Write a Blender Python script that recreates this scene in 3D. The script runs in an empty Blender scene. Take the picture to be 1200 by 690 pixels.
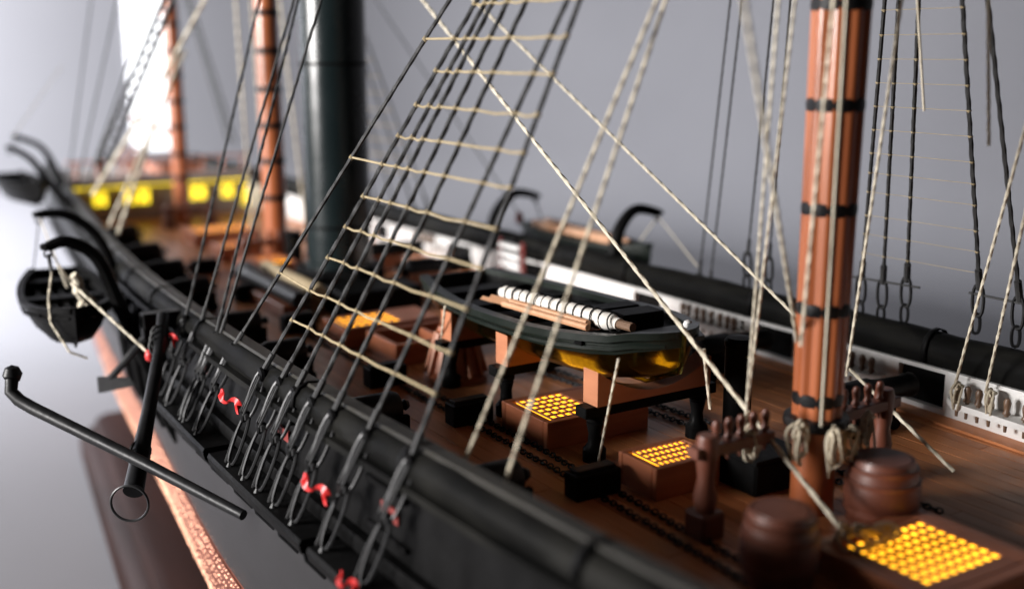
import bpy, bmesh, math, random
from mathutils import Vector, Matrix, Quaternion
random.seed(7)
S = 0.1                       # one ship unit is ten centimetres
sc = bpy.context.scene
COL = sc.collection
V = Vector
# ------------------------------------------------------------------ camera
cd = bpy.data.cameras.new('camera'); cam = bpy.data.objects.new('camera', cd); COL.objects.link(cam)
cam.location = V((-1.75, 0, 1.0)) * S
cam.rotation_euler = (math.radians(90 - 12.365), 0, math.radians(-31.95))
cd.sensor_width = 36; cd.lens = 39.0; cd.clip_start = 0.005; cd.clip_end = 20
cd.dof.use_dof = True; cd.dof.focus_distance = 2.85 * S; cd.dof.aperture_fstop = 7.8; cd.dof.aperture_blades = 0
sc.camera = cam
# ------------------------------------------------------------------ room light
w = bpy.data.worlds.new('World'); sc.world = w; w.use_nodes = True
bg = w.node_tree.nodes['Background']; bg.inputs[0].default_value = (0.55, 0.56, 0.66, 1); bg.inputs[1].default_value = 0.018
def area(name, loc, aim, sx, sy, energy, col, spread=180):
    l = bpy.data.lights.new(name, 'AREA'); l.shape = 'RECTANGLE'; l.size = sx * S; l.size_y = sy * S
    l.energy = energy; l.color = col; l.spread = math.radians(spread)
    o = bpy.data.objects.new(name, l); COL.objects.link(o); o.location = V(loc) * S
    o.rotation_euler = (V(aim) - V(loc)).to_track_quat('-Z', 'Y').to_euler()
    return o
area('window_light', (-5.0, 11.0, 2.6), (-1.4, 13.0, -0.3), 3.5, 4.5, 32.0, (0.94, 0.96, 1.0), 160)
area('added_side_light', (-7.5, 4.4, 1.8), (0.6, 2.6, 0.1), 3.0, 1.8, 15.0, (1.0, 0.97, 0.95))  # second lamp, added to light ship and white bulwark from the side
sc.view_settings.view_transform = 'Standard'; sc.view_settings.look = 'None'
sc.view_settings.exposure = 0.0; sc.view_settings.gamma = 1.0
sc.cycles.max_bounces = 8; sc.cycles.caustics_reflective = False; sc.cycles.caustics_refractive = False
sc.cycles.sample_clamp_indirect = 4.0

# ------------------------------------------------------------------ materials
def mat(name, c1, c2=None, rough=.5, metal=0., scale=(60, 60, 60), bump=0., bscale=None, coat=0., rnd=0., detail=4, spec=.5, cut=(.3, .7)):
    m = bpy.data.materials.new(name); m.use_nodes = True
    nt = m.node_tree; N = nt.nodes; L = nt.links; b = N['Principled BSDF']
    tc = N.new('ShaderNodeTexCoord'); mp = N.new('ShaderNodeMapping'); mp.inputs['Scale'].default_value = scale
    L.new(tc.outputs['Object'], mp.inputs['Vector'])
    nz = N.new('ShaderNodeTexNoise'); nz.inputs['Scale'].default_value = 1.0; nz.inputs['Detail'].default_value = detail
    oi = N.new('ShaderNodeObjectInfo'); ad = N.new('ShaderNodeVectorMath'); ad.operation = 'ADD'
    mul = N.new('ShaderNodeVectorMath'); mul.operation = 'SCALE'; mul.inputs['Scale'].default_value = 40.0
    cx = N.new('ShaderNodeCombineXYZ'); L.new(oi.outputs['Random'], cx.inputs[0]); L.new(oi.outputs['Random'], cx.inputs[2])
    L.new(cx.outputs[0], mul.inputs[0]); L.new(mp.outputs[0], ad.inputs[0]); L.new(mul.outputs[0], ad.inputs[1])
    L.new(ad.outputs[0], nz.inputs['Vector'])
    cr = N.new('ShaderNodeValToRGB'); e = cr.color_ramp.elements
    c2 = c2 or tuple(x * .7 for x in c1)
    e[0].position = cut[0]; e[0].color = (*c1, 1); e[1].position = cut[1]; e[1].color = (*c2, 1)
    L.new(nz.outputs['Fac'], cr.inputs[0])
    out = cr.outputs[0]
    if rnd:
        hs = N.new('ShaderNodeHueSaturation'); mr = N.new('ShaderNodeMapRange')
        mr.inputs['To Min'].default_value = 1 - rnd; mr.inputs['To Max'].default_value = 1 + rnd
        L.new(oi.outputs['Random'], mr.inputs[0]); L.new(mr.outputs[0], hs.inputs['Value']); L.new(out, hs.inputs['Color']); out = hs.outputs[0]
    L.new(out, b.inputs['Base Color'])
    b.inputs['Roughness'].default_value = rough; b.inputs['Metallic'].default_value = metal
    b.inputs['Coat Weight'].default_value = coat; b.inputs['Coat Roughness'].default_value = .18
    b.inputs['Specular IOR Level'].default_value = spec
    rr = N.new('ShaderNodeMapRange'); rr.inputs['To Min'].default_value = max(.05, rough - .1); rr.inputs['To Max'].default_value = min(1, rough + .12)
    L.new(nz.outputs['Fac'], rr.inputs[0]); L.new(rr.outputs[0], b.inputs['Roughness'])
    if bump:
        n2 = N.new('ShaderNodeTexNoise'); n2.inputs['Scale'].default_value = 1.0; n2.inputs['Detail'].default_value = 3
        m2 = N.new('ShaderNodeMapping'); m2.inputs['Scale'].default_value = bscale or scale
        L.new(tc.outputs['Object'], m2.inputs[0]); L.new(m2.outputs[0], n2.inputs['Vector'])
        bp = N.new('ShaderNodeBump'); bp.inputs['Strength'].default_value = bump; bp.inputs['Distance'].default_value = .0006
        L.new(n2.outputs['Fac'], bp.inputs['Height']); L.new(bp.outputs[0], b.inputs['Normal'])
    return m
def emis(name, col, strength, back=(.3, .2, .05)):
    m = bpy.data.materials.new(name); m.use_nodes = True; N = m.node_tree.nodes; b = N['Principled BSDF']
    b.inputs['Base Color'].default_value = (*back, 1); b.inputs['Emission Color'].default_value = (*col, 1)
    b.inputs['Emission Strength'].default_value = strength
    tc = N.new('ShaderNodeTexCoord'); nz = N.new('ShaderNodeTexNoise'); nz.inputs['Scale'].default_value = 90
    mr = N.new('ShaderNodeMapRange'); mr.inputs['To Min'].default_value = strength * .3; mr.inputs['To Max'].default_value = strength * 1.6
    L = m.node_tree.links; L.new(tc.outputs['Object'], nz.inputs[0]); L.new(nz.outputs['Fac'], mr.inputs[0]); L.new(mr.outputs[0], b.inputs['Emission Strength'])
    return m
MT = {}
MT['deck'] = mat('deck_wood', (.56, .225, .090), (.40, .145, .055), .36, scale=(260, 18, 200), bump=.25, rnd=.18, coat=.04, spec=.3)
MT['seam'] = mat('deck_caulk', (.025, .014, .01), rough=.7)
MT['mahog'] = mat('mahogany', (.42, .14, .062), (.27, .082, .036), .45, scale=(40, 40, 260), bump=.2, coat=.2, rnd=.1)
MT['mast'] = mat('mast_wood', (.47, .145, .052), (.29, .078, .027), .34, scale=(90, 90, 9), bump=.15, coat=.35)
MT['cherry'] = mat('cherry_wood', (.50, .20, .10), (.36, .13, .06), .45, scale=(60, 60, 220), bump=.2)
MT['oar'] = mat('oar_wood', (.62, .34, .19), (.5, .25, .13), .5, scale=(200, 200, 200))
MT['black'] = mat('black_paint', (.0045, .0044, .0045), (.008, .0079, .008), .4, spec=.035, scale=(120, 120, 120), bump=.25, bscale=(300, 300, 300))
MT['rail'] = mat('tarred_cover', (.005, .005, .0048), (.014, .0136, .012), .46, spec=.025, cut=(.42, .72), scale=(140, 45, 140), bump=.35, bscale=(240, 60, 240), detail=6)
MT['iron'] = mat('black_iron', (.008, .008, .009), (.015, .015, .0155), .42, metal=.1, spec=.2, scale=(200, 200, 200), bump=.3)
MT['steel'] = mat('dark_steel', (.055, .055, .056), (.025, .025, .026), .42, metal=.5, spec=.25, scale=(300, 300, 300))
MT['funnel'] = mat('funnel_paint', (.006, .011, .012), (.009, .015, .016), .26, scale=(30, 30, 30), bump=.12, bscale=(150, 150, 150))
MT['white'] = mat('white_paint', (.80, .79, .77), (.72, .71, .69), .5, scale=(40, 25, 60), bump=.15)
MT['cap'] = mat('weathered_cap', (.055, .051, .043), (.022, .021, .019), .5, spec=.2, scale=(120, 14, 120), bump=.4, bscale=(300, 30, 300))
MT['hull'] = mat('hull_lacquer', (.022, .021, .022), (.034, .032, .034), .4, spec=.15, scale=(25, 8, 25), bump=.15, bscale=(90, 20, 200))
MT['lower'] = mat('grey_hull_paint', (.13, .125, .13), (.10, .095, .10), .28, scale=(25, 10, 25), bump=.1, bscale=(90, 20, 200))
MT['copper'] = mat('copper_plate', (.24, .075, .045), (.15, .042, .027), .5, metal=.4, scale=(70, 40, 70), bump=.3, rnd=.12)
MT['nail'] = mat('copper_nail', (.66, .34, .22), (.5, .25, .16), .4, metal=.6)
MT['rope'] = mat('tan_rope', (.60, .53, .40), (.46, .40, .30), .85, scale=(300, 300, 300), bump=.4, bscale=(900, 900, 900))
MT['cord'] = mat('cream_cord', (.66, .60, .48), (.52, .46, .35), .85, scale=(300, 300, 300), bump=.4, bscale=(900, 900, 900))
MT['tar'] = mat('tarred_rope', (.017, .017, .018), (.03, .03, .03), .7, scale=(400, 400, 400), bump=.4, bscale=(900, 900, 900))
MT['ratline'] = mat('ratline_cord', (.40, .32, .19), (.28, .22, .125), .85, scale=(300, 300, 300))
MT['red'] = mat('red_ribbon', (.62, .03, .03), (.5, .02, .02), .4, scale=(200, 200, 200))
MT['redpaint'] = mat('dark_red_paint', (.20, .025, .02), (.13, .015, .012), .5)
MT['canvas'] = mat('white_canvas', (.78, .74, .68), (.66, .62, .56), .8, scale=(200, 200, 200), bump=.5, bscale=(400, 400, 400))
MT['beige'] = mat('beige_canvas', (.42, .33, .20), (.34, .26, .15), .8, scale=(200, 200, 200), bump=.5)
MT['reflecthull'] = mat('gold_reflection_paint', (.36, .34, .09), (.17, .165, .045), .18, metal=1.0, scale=(50, 50, 90), bump=.5, bscale=(110, 60, 110))  # dark glossy boat hull, with the gratings' yellow reflection put into its colour
MT['boatgreen'] = mat('green_black_paint', (.007, .011, .008), (.012, .016, .013), .34, spec=.35, scale=(100, 100, 100), bump=.3)
MT['brass'] = mat('brass', (.7, .5, .16), (.55, .38, .1), .3, metal=.9)
MT['pin'] = mat('pin_wood', (.20, .12, .075), (.13, .075, .045), .45, scale=(100, 100, 100), coat=.2)
MT['base'] = mat('base_wood', (.024, .010, .008), (.012, .006, .005), .45, scale=(80, 8, 80), bump=.15, spec=.05)
MT['backdrop'] = mat('paper_backdrop', (.165, .163, .174), (.155, .153, .164), .85, scale=(6, 6, 6), bump=.1, bscale=(60, 60, 60), spec=.2)
MT['glow'] = emis('grating_lamp', (1.0, .46, .02), 3.6)
MT['glowwin'] = emis('cabin_lamp', (1.0, .74, .03), 2.2)
MT['daylight'] = emis('daylight_gap', (.95, .97, 1.0), .85, (.8, .8, .8))
MT['cabin'] = mat('cabin_paint', (.30, .26, .24), (.24, .2, .18), .5, scale=(40, 40, 40))
MT['barrel'] = mat('barrel_wood', (.16, .048, .026), (.10, .03, .016), .48, scale=(120, 120, 14), bump=.2, coat=.1)

# ------------------------------------------------------------------ mesh helpers
OFF = {}
def off_of(o):
    while o is not None:
        if o.name in OFF: return OFF[o.name]
        o = o.parent
    return V((0, 0, 0))
class M:
    def __init__(s): s.v = []; s.f = []
    def add(s, vs, fs):
        k = len(s.v); s.v += [V(p) for p in vs]; s.f += [tuple(i + k for i in f) for f in fs]; return s
    def box(s, c, d, rz=0, taper=1.0, rx=0, bev=None):
        c = V(c); hx, hy, hz = (x / 2 for x in d); R = Matrix.Rotation(rz, 3, 'Z') @ Matrix.Rotation(rx, 3, 'X')
        b = min(hx, hy, hz) * .16 if bev is None else bev
        rings = []
        for z, i in ((-hz, b), (-hz + b, 0), (hz - b, 0), (hz, b)):
            t = taper if z > 0 else 1.0
            X, Yy = hx * t - i, hy * t - i; q = b
            rings.append([V((-X + (q - i), -Yy, z)), V((X - (q - i), -Yy, z)), V((X, -Yy + (q - i), z)), V((X, Yy - (q - i), z)),
                          V((X - (q - i), Yy, z)), V((-X + (q - i), Yy, z)), V((-X, Yy - (q - i), z)), V((-X, -Yy + (q - i), z))])
        return s.loft([[c + R @ p for p in r] for r in rings])
    def loft(s, rings, closed=True, caps=True):
        n = len(rings[0]); vs = [p for r in rings for p in r]; fs = []
        for i in range(len(rings) - 1):
            for j in range(n if closed else n - 1):
                k = (j + 1) % n
                fs.append((i * n + j, i * n + k, (i + 1) * n + k, (i + 1) * n + j))
        if caps and closed:
            fs.append(tuple(reversed(range(n)))); fs.append(tuple((len(rings) - 1) * n + j for j in range(n)))
        return s.add(vs, fs)
    def tube(s, pts, r, n=8, caps=True, closed=False, lobes=0, twist=0, lob=.16):
        pts = [V(p) for p in pts]; m = len(pts); rs = r if isinstance(r, (list, tuple)) else [r] * m
        rings = []; up = None; acc = 0
        for i, p in enumerate(pts):
            if closed: d = (pts[(i + 1) % m] - pts[i - 1])
            else: d = pts[min(i + 1, m - 1)] - pts[max(i - 1, 0)]
            d.normalize()
            if up is None:
                up = d.orthogonal().normalized()
                for ax in (V((0, 0, 1)), V((1, 0, 0))):
                    if abs(d.dot(ax)) < .9: up = (ax - d * d.dot(ax)).normalized(); break
            else:
                up = (up - d * d.dot(up)).normalized(); acc += (p - pts[i - 1]).length
            sd = d.cross(up); rg = []
            for j in range(n):
                a = 2 * math.pi * j / n; q = rs[i]
                if lobes: q *= 1 + lob * math.cos(lobes * (a - twist * acc))
                rg.append(p + up * math.cos(a) * q + sd * math.sin(a) * q)
            rings.append(rg)
        if closed:
            rings.append(rings[0]); return s.loft(rings, caps=False)
        return s.loft(rings, caps=caps)
    def rope(s, a, b, r, sag=0., n=9, step=None):
        a, b = V(a), V(b); L = (b - a).length; k = max(2, int(L / (step or r * 1.7)))
        pts = [a.lerp(b, i / k) + V((0, 0, -sag * 4 * (i / k) * (1 - i / k))) for i in range(k + 1)]
        return s.tube(pts, r, n, lobes=3, twist=.62 / r / 3)
    def lathe(s, prof, c, n=20, axis='z', lobes=0, lob=0.):
        c = V(c); rings = []
        for r, z in prof:
            rg = []
            for j in range(n):
                a = 2 * math.pi * j / n; q = max(r, 1e-5) * (1 + lob * abs(math.cos(lobes * a / 2)) if lobes else 1)
                x, y = q * math.cos(a), q * math.sin(a)
                rg.append(c + (V((x, y, z)) if axis == 'z' else V((z, x, y)) if axis == 'x' else V((y, z, x))))
            rings.append(rg)
        return s.loft(rings)
    def build(s, name, m, parent=None, ang=35, at=None, kind=None, subd=0):
        me = bpy.data.meshes.new(name)
        o0 = V(at) if at is not None else off_of(parent)
        me.from_pydata([tuple((p - o0) * S) for p in s.v], [], s.f)
        bm = bmesh.new(); bm.from_mesh(me); bmesh.ops.recalc_face_normals(bm, faces=bm.faces); bm.to_mesh(me); bm.free()
        me.materials.append(MT[m] if isinstance(m, str) else m)
        me.polygons.foreach_set('use_smooth', [True] * len(me.polygons)); me.set_sharp_from_angle(angle=math.radians(ang))
        o = bpy.data.objects.new(name, me); COL.objects.link(o)
        if parent is not None: o.parent = parent
        if at is not None and parent is None: o.location = V(at) * S; OFF[o.name] = V(at)
        if kind: o['kind'] = kind
        if subd:
            md = o.modifiers.new('s', 'SUBSURF'); md.levels = md.render_levels = subd
        return o
def tag(o, label, cat, group=None):
    o['label'] = label; o['category'] = cat
    if group: o['group'] = group
    return o
def thing(name, label, cat, loc=(0, 0, 0), group=None, rz=0):
    o = bpy.data.objects.new(name, None); o.empty_display_size = .01; COL.objects.link(o)
    o.location = V(loc) * S; o.rotation_euler = (0, 0, rz); OFF[o.name] = V(loc)
    return tag(o, label, cat, group)
def copy_tree(o, parent=None):
    c = o.copy(); COL.objects.link(c)
    if parent is not None: c.parent = parent
    for ch in list(o.children): copy_tree(ch, c)
    return c
def dup(root, loc, label, rz=0, group=None):
    c = copy_tree(root); c.location = V(loc) * S; c.rotation_euler = (0, 0, rz); c['label'] = label
    if group: c['group'] = group
    return c
def copies(o, locs, rots=None):
    """more copies of one small part under the same parent (shared mesh)"""
    r = []
    for i, l in enumerate(locs):
        c = o.copy(); COL.objects.link(c); c.parent = o.parent; c.location = V(l) * S
        if rots: c.rotation_euler = rots[i]
        r.append(c)
    return r
def interp(tab, y):
    if y <= tab[0][0]: return tab[0][1]
    for (a, p), (b, q) in zip(tab, tab[1:]):
        if y <= b:
            t = (y - a) / (b - a); return p + (q - p) * t
    return tab[-1][1]
def smooth(tab, y, h=.35): return sum(interp(tab, y + h * k) for k in (-1, -.5, 0, .5, 1)) / 5
CL = .02
BT = [(-1.6, .05), (-1.1, .28), (-.4, .52), (.3, .68), (.9, .77), (1.4, .81), (2.0, .83), (2.6, .843), (3.7, .835), (4.5, .795), (5.5, .715), (6.9, .585), (8, .46), (8.8, .36)]
ZT = [(-1.6, .30), (1, .247), (1.8, .24), (2.6, .222), (4, .212), (5, .215), (6, .235), (7, .28), (8.8, .31)]
def b(y): return smooth(BT, y)
def zt(y): return smooth(ZT, y)
def frange(a, c, n): return [a + (c - a) * i / n for i in range(n + 1)]

# ------------------------------------------------------------------ setting: table and paper backdrop
TZ = -1.22
m = M(); m.add([(-9, -5, TZ), (9.5, -5, TZ), (9.5, 15, TZ), (-9, 15, TZ)], [(0, 1, 2, 3)]); tb = m.build('table', 'backdrop', at=(0, 0, TZ), kind='structure')
path = []
XW, YW, RC = 7.5, 13.0, 3.5
for x in frange(-9, XW - RC, 8): path.append(((x, YW), (0, -1)))
for i in range(1, 12):
    a = math.pi / 2 * (1 - i / 12); path.append(((XW - RC + RC * math.cos(a), YW - RC + RC * math.sin(a)), (-math.cos(a), -math.sin(a))))
for y in frange(YW - RC, -5, 12): path.append(((XW, y), (-1, 0)))
prof = [(1.0 * (1 - math.sin(t)), 1.0 * (1 - math.cos(t))) for t in frange(0, math.pi / 2, 8)] + [(0, 3.0), (0, 7.5)]
m = M(); m.loft([[V((p[0] + n[0] * d, p[1] + n[1] * d, TZ + .003 + z)) for d, z in prof] for p, n in path], closed=False, caps=False)
m.build('backdrop', 'backdrop', at=(0, 0, TZ), kind='structure', ang=60)

m = M(); m.box((1.52, 12.985, 2.4), (.44, .02, 5.0), bev=.002)
m.build('window', 'daylight', at=(1.52, 12.985, 2.4), kind='structure')
# ------------------------------------------------------------------ the ship: hull, deck, bulwarks, rails, cabin
ship = thing('model_ship', 'black hulled wooden steamship model with planked deck, white inner bulwarks and lit stern cabin', 'model ship', (CL, 3.6, -1.0))
WT = [(-1.6, .02), (-1.2, .12), (-.6, .36), (.2, .62), (1, .80), (2, .90), (2.8, .915), (3.25, .88), (3.8, .82), (4.3, .765), (5, .70), (6, .60), (7, .48), (8, .3), (8.8, .06)]
def sect(y, side):
    B, W = b(y), smooth(WT, y); Z = zt(y)
    up_ = [(B + .015, Z - .085), (B + .03, .04), (B + .045, -.06), (.8 * (B + .05) + .2 * W, -.12)]
    pr = [(.8 * (B + .05) + .2 * W, -.12), (.5 * (B + .05) + .5 * W, -.2), (W + .005, -.33), (W, -.45)]
    lo = [(W, -.45), (W * 1.0, -.6), (W * .96, -.72), (W * .84, -.84), (W * .55, -.93), (.03, -.985)]
    return [V((CL + side * x, y, z)) for x, z in pr], [V((CL + side * x, y, z)) for x, z in lo], [V((CL + side * x, y, z)) for x, z in up_]
YS = frange(-1.6, 7.85, 60)
for mname, idx, mt in (('hull_side', 0, 'hull'), ('copper_sheathing', 1, 'copper'), ('topside', 2, 'black')):
    for sd in (-1, 1):
        m = M(); m.loft([sect(y, sd)[idx] for y in YS], closed=False, caps=False)
        o = m.build(mname, mt, ship, ang=50)
        if idx == 0: hull_o = o
        elif sd == -1: cop = o
m = M()      # transom
t = sect(7.85, -1); u = sect(7.85, 1); pl_ = t[2] + t[0][1:] + t[1][1:] + list(reversed(u[1][1:])) + list(reversed(u[0][1:])) + list(reversed(u[2])); m.add(pl_, [tuple(range(len(pl_)))]); m.build('transom', 'hull', ship)
# copper plates: lips standing proud, and nail heads in rows
m = M()
def skin(y, t):
    l = sect(y, -1)[1]; t = max(0, min(4.999, t)); i = int(t); return l[i].lerp(l[i + 1], t - i)
plate0 = None
for r in range(7):
    for k in range(15):
        y0 = 2.0 + k * .27 + (.135 if r % 2 else 0); y1 = y0 + .262
        t0, t1 = .04 + r * .36, .04 + r * .36 + .35
        q = M(); rings = []
        for t_ in (t0, t1): rings.append([skin(y, t_) + V((-.0045 - .002 * (t_ == t1), 0, 0)) for y in frange(y0, y1, 3)])
        base = [skin(y, t_) for t_ in (t0, t1) for y in (y0, y1)]
        q.loft(rings, closed=False, caps=False)
        q.build('copper_plate', 'copper', cop)
        for e in range(11):
            for (t_, y_) in ((t0 + .05, y0 + .262 * (e + .5) / 11), (t0 + .19, y0 + .262 * (e + .5) / 11)) if e % 1 == 0 else ():
                c = skin(y_, t_) + V((-.006, random.uniform(-.004, .004), random.uniform(-.004, .004))); rr = random.uniform(.0028, .0052)
                m.add([c + V((0, rr, 0)), c + V((0, 0, rr)), c + V((0, -rr, 0)), c + V((0, 0, -rr)), c + V((-rr * .8, 0, 0))], [(0, 1, 4), (1, 2, 4), (2, 3, 4), (3, 0, 4)])
m.build('copper_nails', 'nail', cop, kind='stuff')
m = M(); m.box((CL, 3.1, -1.0), (.05, 9.2, .08)); m.build('keel', 'copper', ship)
for sd in (-1, 1):    # wale strip along the hull
    m = M(); m.loft([[V((CL + sd * (b(y) + x), y, z)) for x, z in ((.03, -.005), (.062, -.002), (.066, -.02), (.062, -.04), (.04, -.042))] for y in YS], closed=True)
    m.build('wale', 'black', ship)
# deck planks
m = M(); m.add([V((CL + s_ * (b(y) - .01), y, -.008)) for y in YS for s_ in (-1, 1)], [(2 * i, 2 * i + 1, 2 * i + 3, 2 * i + 2) for i in range(60)])
deck = m.build('deck', 'seam', ship)
PW = .047; nk = 0
for i in range(-17, 18):
    xc = CL + i * PW; ys = [y for y in frange(-1, 6.88, 320) if b(y) - .035 > abs(i * PW) + PW / 2]
    if not ys: continue
    y0, yend = min(ys), max(ys); y = y0; first = True
    while y < yend - .05:
        L = (.5 + .9 * random.random()) if first else (1.5 if y < 3.5 else 2.4); first = False
        y1 = min(yend, y + L)
        if yend - y1 < .3: y1 = yend
        m = M(); dz = random.uniform(-.0003, .0003)
        m.box((xc, (y + y1) / 2, -.006 + dz), (PW - .0022, y1 - y - .003, .012), bev=.0002)
        m.build('deck_plank', 'deck', deck); nk += 1; y = y1
# bulwarks : inner white panels port side with gun ports, dark starboard
PORTS = [(.55, .75), (1.86, 2.02), (2.44, 2.60), (3.10, 3.26), (3.86, 4.03), (4.43, 4.62), (5.2, 5.35)]
def bul(y0, y1, side, mname='bulwark_panel', mt='white', z0=.0, z1=None, thick=.022, inset=0):
    rings = []
    for y in frange(y0, y1, max(2, int((y1 - y0) / .12))):
        zt_ = (zt(y) - .08) if z1 is None else z1; o = b(y) - inset
        rings.append([V((CL + side * x, y, z)) for x, z in ((o - .028, z0), (o - .028, zt_), (o - .028 + thick, zt_), (o - .028 + thick, z0))])
    m = M(); m.loft(rings); return m.build(mname, mt, ship)
for side in (-1, 1):
    y = -1.2
    for a, c in PORTS + [(6.9, 6.9)]:
        bul(y, a, side)
        if a < 6.9:
            bul(a, c, side, 'port_sill', 'white', z0=.0, z1=.028)
            bul(a + .003, c - .003, side, 'port_lid', 'black', z0=.03, thick=.008, inset=-.016)
        y = c
    m = M(); m.loft([[V((CL + side * (b(y_) - x), y_, z)) for x, z in ((.028, .001), (.028, .014), (.075, .008), (.075, .001))] for y_ in frange(-1, 6.8, 50)]); m.build('waterway', 'deck', ship)
# rail caps
RP = [(-.046, -.086), (-.048, -.05), (-.04, -.018), (-.022, -.002), (.004, .002), (.026, -.006), (.040, -.024), (.044, -.046), (.036, -.056), (.036, -.062), (.054, -.064), (.056, -.078), (.04, -.086)]
RAILS = []
for side in (-1, 1):
    rings = []
    for i, y in enumerate(frange(-1.3, 7.83, 240)):
        wob = .0022 * math.sin(y * 9 + side) + .0015 * math.sin(y * 23)
        rings.append([V((CL + side * (b(y) + x * (1 + (wob * 8 if k < 8 else 0))), y, zt(y) + z + (wob if 1 < k < 8 else 0))) for k, (x, z) in enumerate(RP)])
    m = M(); m.loft(rings); r_ = m.build('rail_cover', 'rail', ship, ang=50); RAILS.append(r_)
    for y in ([1.3, 1.86, 2.4, 3.2, 3.75, 4.15, 4.6, 5.1] if side == -1 else [1.0, 1.92, 2.62, 3.3, 4.05, 5.0]):
        m = M(); m.loft([[V((CL + side * (b(yy) + x * 1.06), yy, zt(yy) + z * 1.0 + .0035)) for x, z in RP[:9]] for yy in (y - .008, y + .008)], closed=False)
        mm = m; o = mm.build('rail_band', 'black', r_); md = o.modifiers.new('t', 'SOLIDIFY'); md.thickness = .004 * S; md.offset = 1
    if side == -1:  # weathered wooden capping strip
        m = M(); m.loft([[V((CL + side * (b(y) + x), y, zt(y) + z)) for x, z in ((-.034, -.004), (-.030, .0035), (.008, .0065), (.013, .001))] for y in frange(-1.2, 7.8, 120)]); m.build('capping_strip', 'cap', r_)
    if side == 1:   # thin white strip below rail
        m = M(); m.loft([[V((CL + (b(y) - x), y, zt(y) + z)) for x, z in ((.048, -.088), (.052, -.088), (.052, -.099), (.03, -.099), (.03, -.088))] for y in frange(-1, 6.8, 60)]); m.build('rail_moulding', 'white', ship)
# stern cabin under the poop
YC = 6.9
m = M(); m.box((CL, YC + .03, .10), (2 * b(YC) - .06, .05, .205)); cab = m.build('cabin_front', 'cabin', ship)
for x, wd in ((-.35, .085), (-.175, .072), (-.092, .072), (.24, .105), (.425, .08), (.545, .05)):
    wz = .135 if wd > .06 else .10
    m = M(); m.box((x, YC, wz), (wd, .012, .080 if wd > .06 else .12), bev=.001); wn = m.build('window', 'glowwin', cab)
    m = M()
    for dx in (-wd / 2, 0, wd / 2): m.box((x + dx, YC - .008, wz), (.007, .008, .096))
    for dz in (-.046, .046): m.box((x, YC - .0085, wz + dz), (wd + .012, .008, .007))
    m.build('window_frame', 'cabin', wn)
m = M(); m.box((CL, YC - .01, .203), (2 * b(YC) - .1, .02, .007), bev=.001); m.build('light_strip', 'glowwin', cab)
m = M(); m.loft([[V((CL - b(y) + .03, y, .215)), V((CL + b(y) - .03, y, .215)), V((CL + b(y) - .03, y, .235)), V((CL - b(y) + .03, y, .235))] for y in frange(YC - .06, 7.83, 8)]); poop = m.build('poop_deck', 'cabin', ship)
m = M(); m.box((CL, YC - .05, .25), (2 * b(YC) - .04, .03, .05)); m.build('poop_coaming', 'cabin', ship)
for i in range(9):
    m = M(); x = CL - .5 + i * .125; m.lathe([(.012, .27), (.007, .29), (.007, .34), (.012, .355)], (x, YC - .04, 0), 8); m.build('stanchion', 'mahog', poop)
m = M(); m.box((CL, YC - .04, .362), (2 * b(YC) - .06, .022, .014)); m.build('poop_rail', 'mahog', poop)
# things on the poop deck
t = thing('steering_wheel', 'small reddish steering wheel standing on the stern deck above the lit cabin', 'steering wheel', (-.05, 7.25, .235))
m = M(); m.tube([(-.05 + .07 * math.cos(a), 7.25, .33 + .07 * math.sin(a)) for a in [k * math.pi / 12 for k in range(24)]], .008, 6, closed=True); m.build('rim', 'mahog', t)
for k in range(4):
    a = k * math.pi / 4; m = M(); d_ = V((math.cos(a), 0, math.sin(a))) * .095; m.tube([V((-.05, 7.25, .33)) - d_, V((-.05, 7.25, .33)) + d_], .005, 6); m.build('spoke', 'mahog', t)
m = M(); m.box((-.05, 7.285, .27), (.05, .04, .09)); m.build('stand', 'mahog', t)
t = thing('skylight', 'low reddish skylight with sloping panes on the stern deck', 'skylight', (.22, 7.3, .235))
m = M(); m.loft([[V((x, y, z)) for x, z in ((.08, .235), (.08, .275), (.22, .325), (.36, .275), (.36, .235))] for y in (7.15, 7.5)]); m.build('body', 'mahog', t)
for x, an in ((.15, -1), (.29, 1)):
    m = M(); m.loft([[V((x - .05, y, .304 - .02 * (an == -1) * 0 + (-.018 if an == -1 else .0198))), V((x + .05, y, .304 + (.0178 if an == -1 else -.016))), V((x + .05, y, .31 + (.0178 if an == -1 else -.016))), V((x - .05, y, .31 + (-.018 if an == -1 else .0198)))] for y in (7.18, 7.47)]); m.build('pane', 'funnel', t)
t = thing('binnacle', 'small dark binnacle post on the stern deck beside the wheel', 'binnacle', (-.28, 7.1, .235))
m = M(); m.lathe([(.03, .235), (.03, .25), (.02, .26), (.02, .33), (.035, .34), (.03, .38), (.001, .395)], (-.28, 7.1, 0), 14); m.build('post', 'black', t)
# channels on the hull sides
for side in (-1, 1):
    for y0, y1 in ((2.84, 3.44), (2.16, 2.80), (1.50, 2.12)):
        m = M(); m.loft([[V((CL + side * (b(y) + x), y, z)) for x, z in ((.02, -.045), (.135, -.045), (.14, -.055), (.135, -.078), (.02, -.078))] for y in frange(y0, y1, 4)])
        ch = m.build('channel', 'black', ship)
        for k in range(4):
            y = y0 + .08 + k * (y1 - y0 - .16) / 3; x = CL + side * (b(y) + .105)
            m = M(); m.tube([(x, y, -.06), (x - side * .01, y - .01, -.13), (x - side * .05, y - .02, -.18)], .006, 6); m.build('chain_plate', 'iron', ch)
for y in (3.62, 3.80, 4.0, 4.2):      # rubbing fenders on the topside
    m = M(); x = CL - b(y) - .045; m.tube([(x + .03, y, zt(y) - .10), (x - .006, y, .07), (x - .012, y, -.05), (x + .002, y, -.20), (x + .03, y, -.29)], [.012, .022, .024, .02, .010], 10); m.build('fender', 'black', ship)
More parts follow.
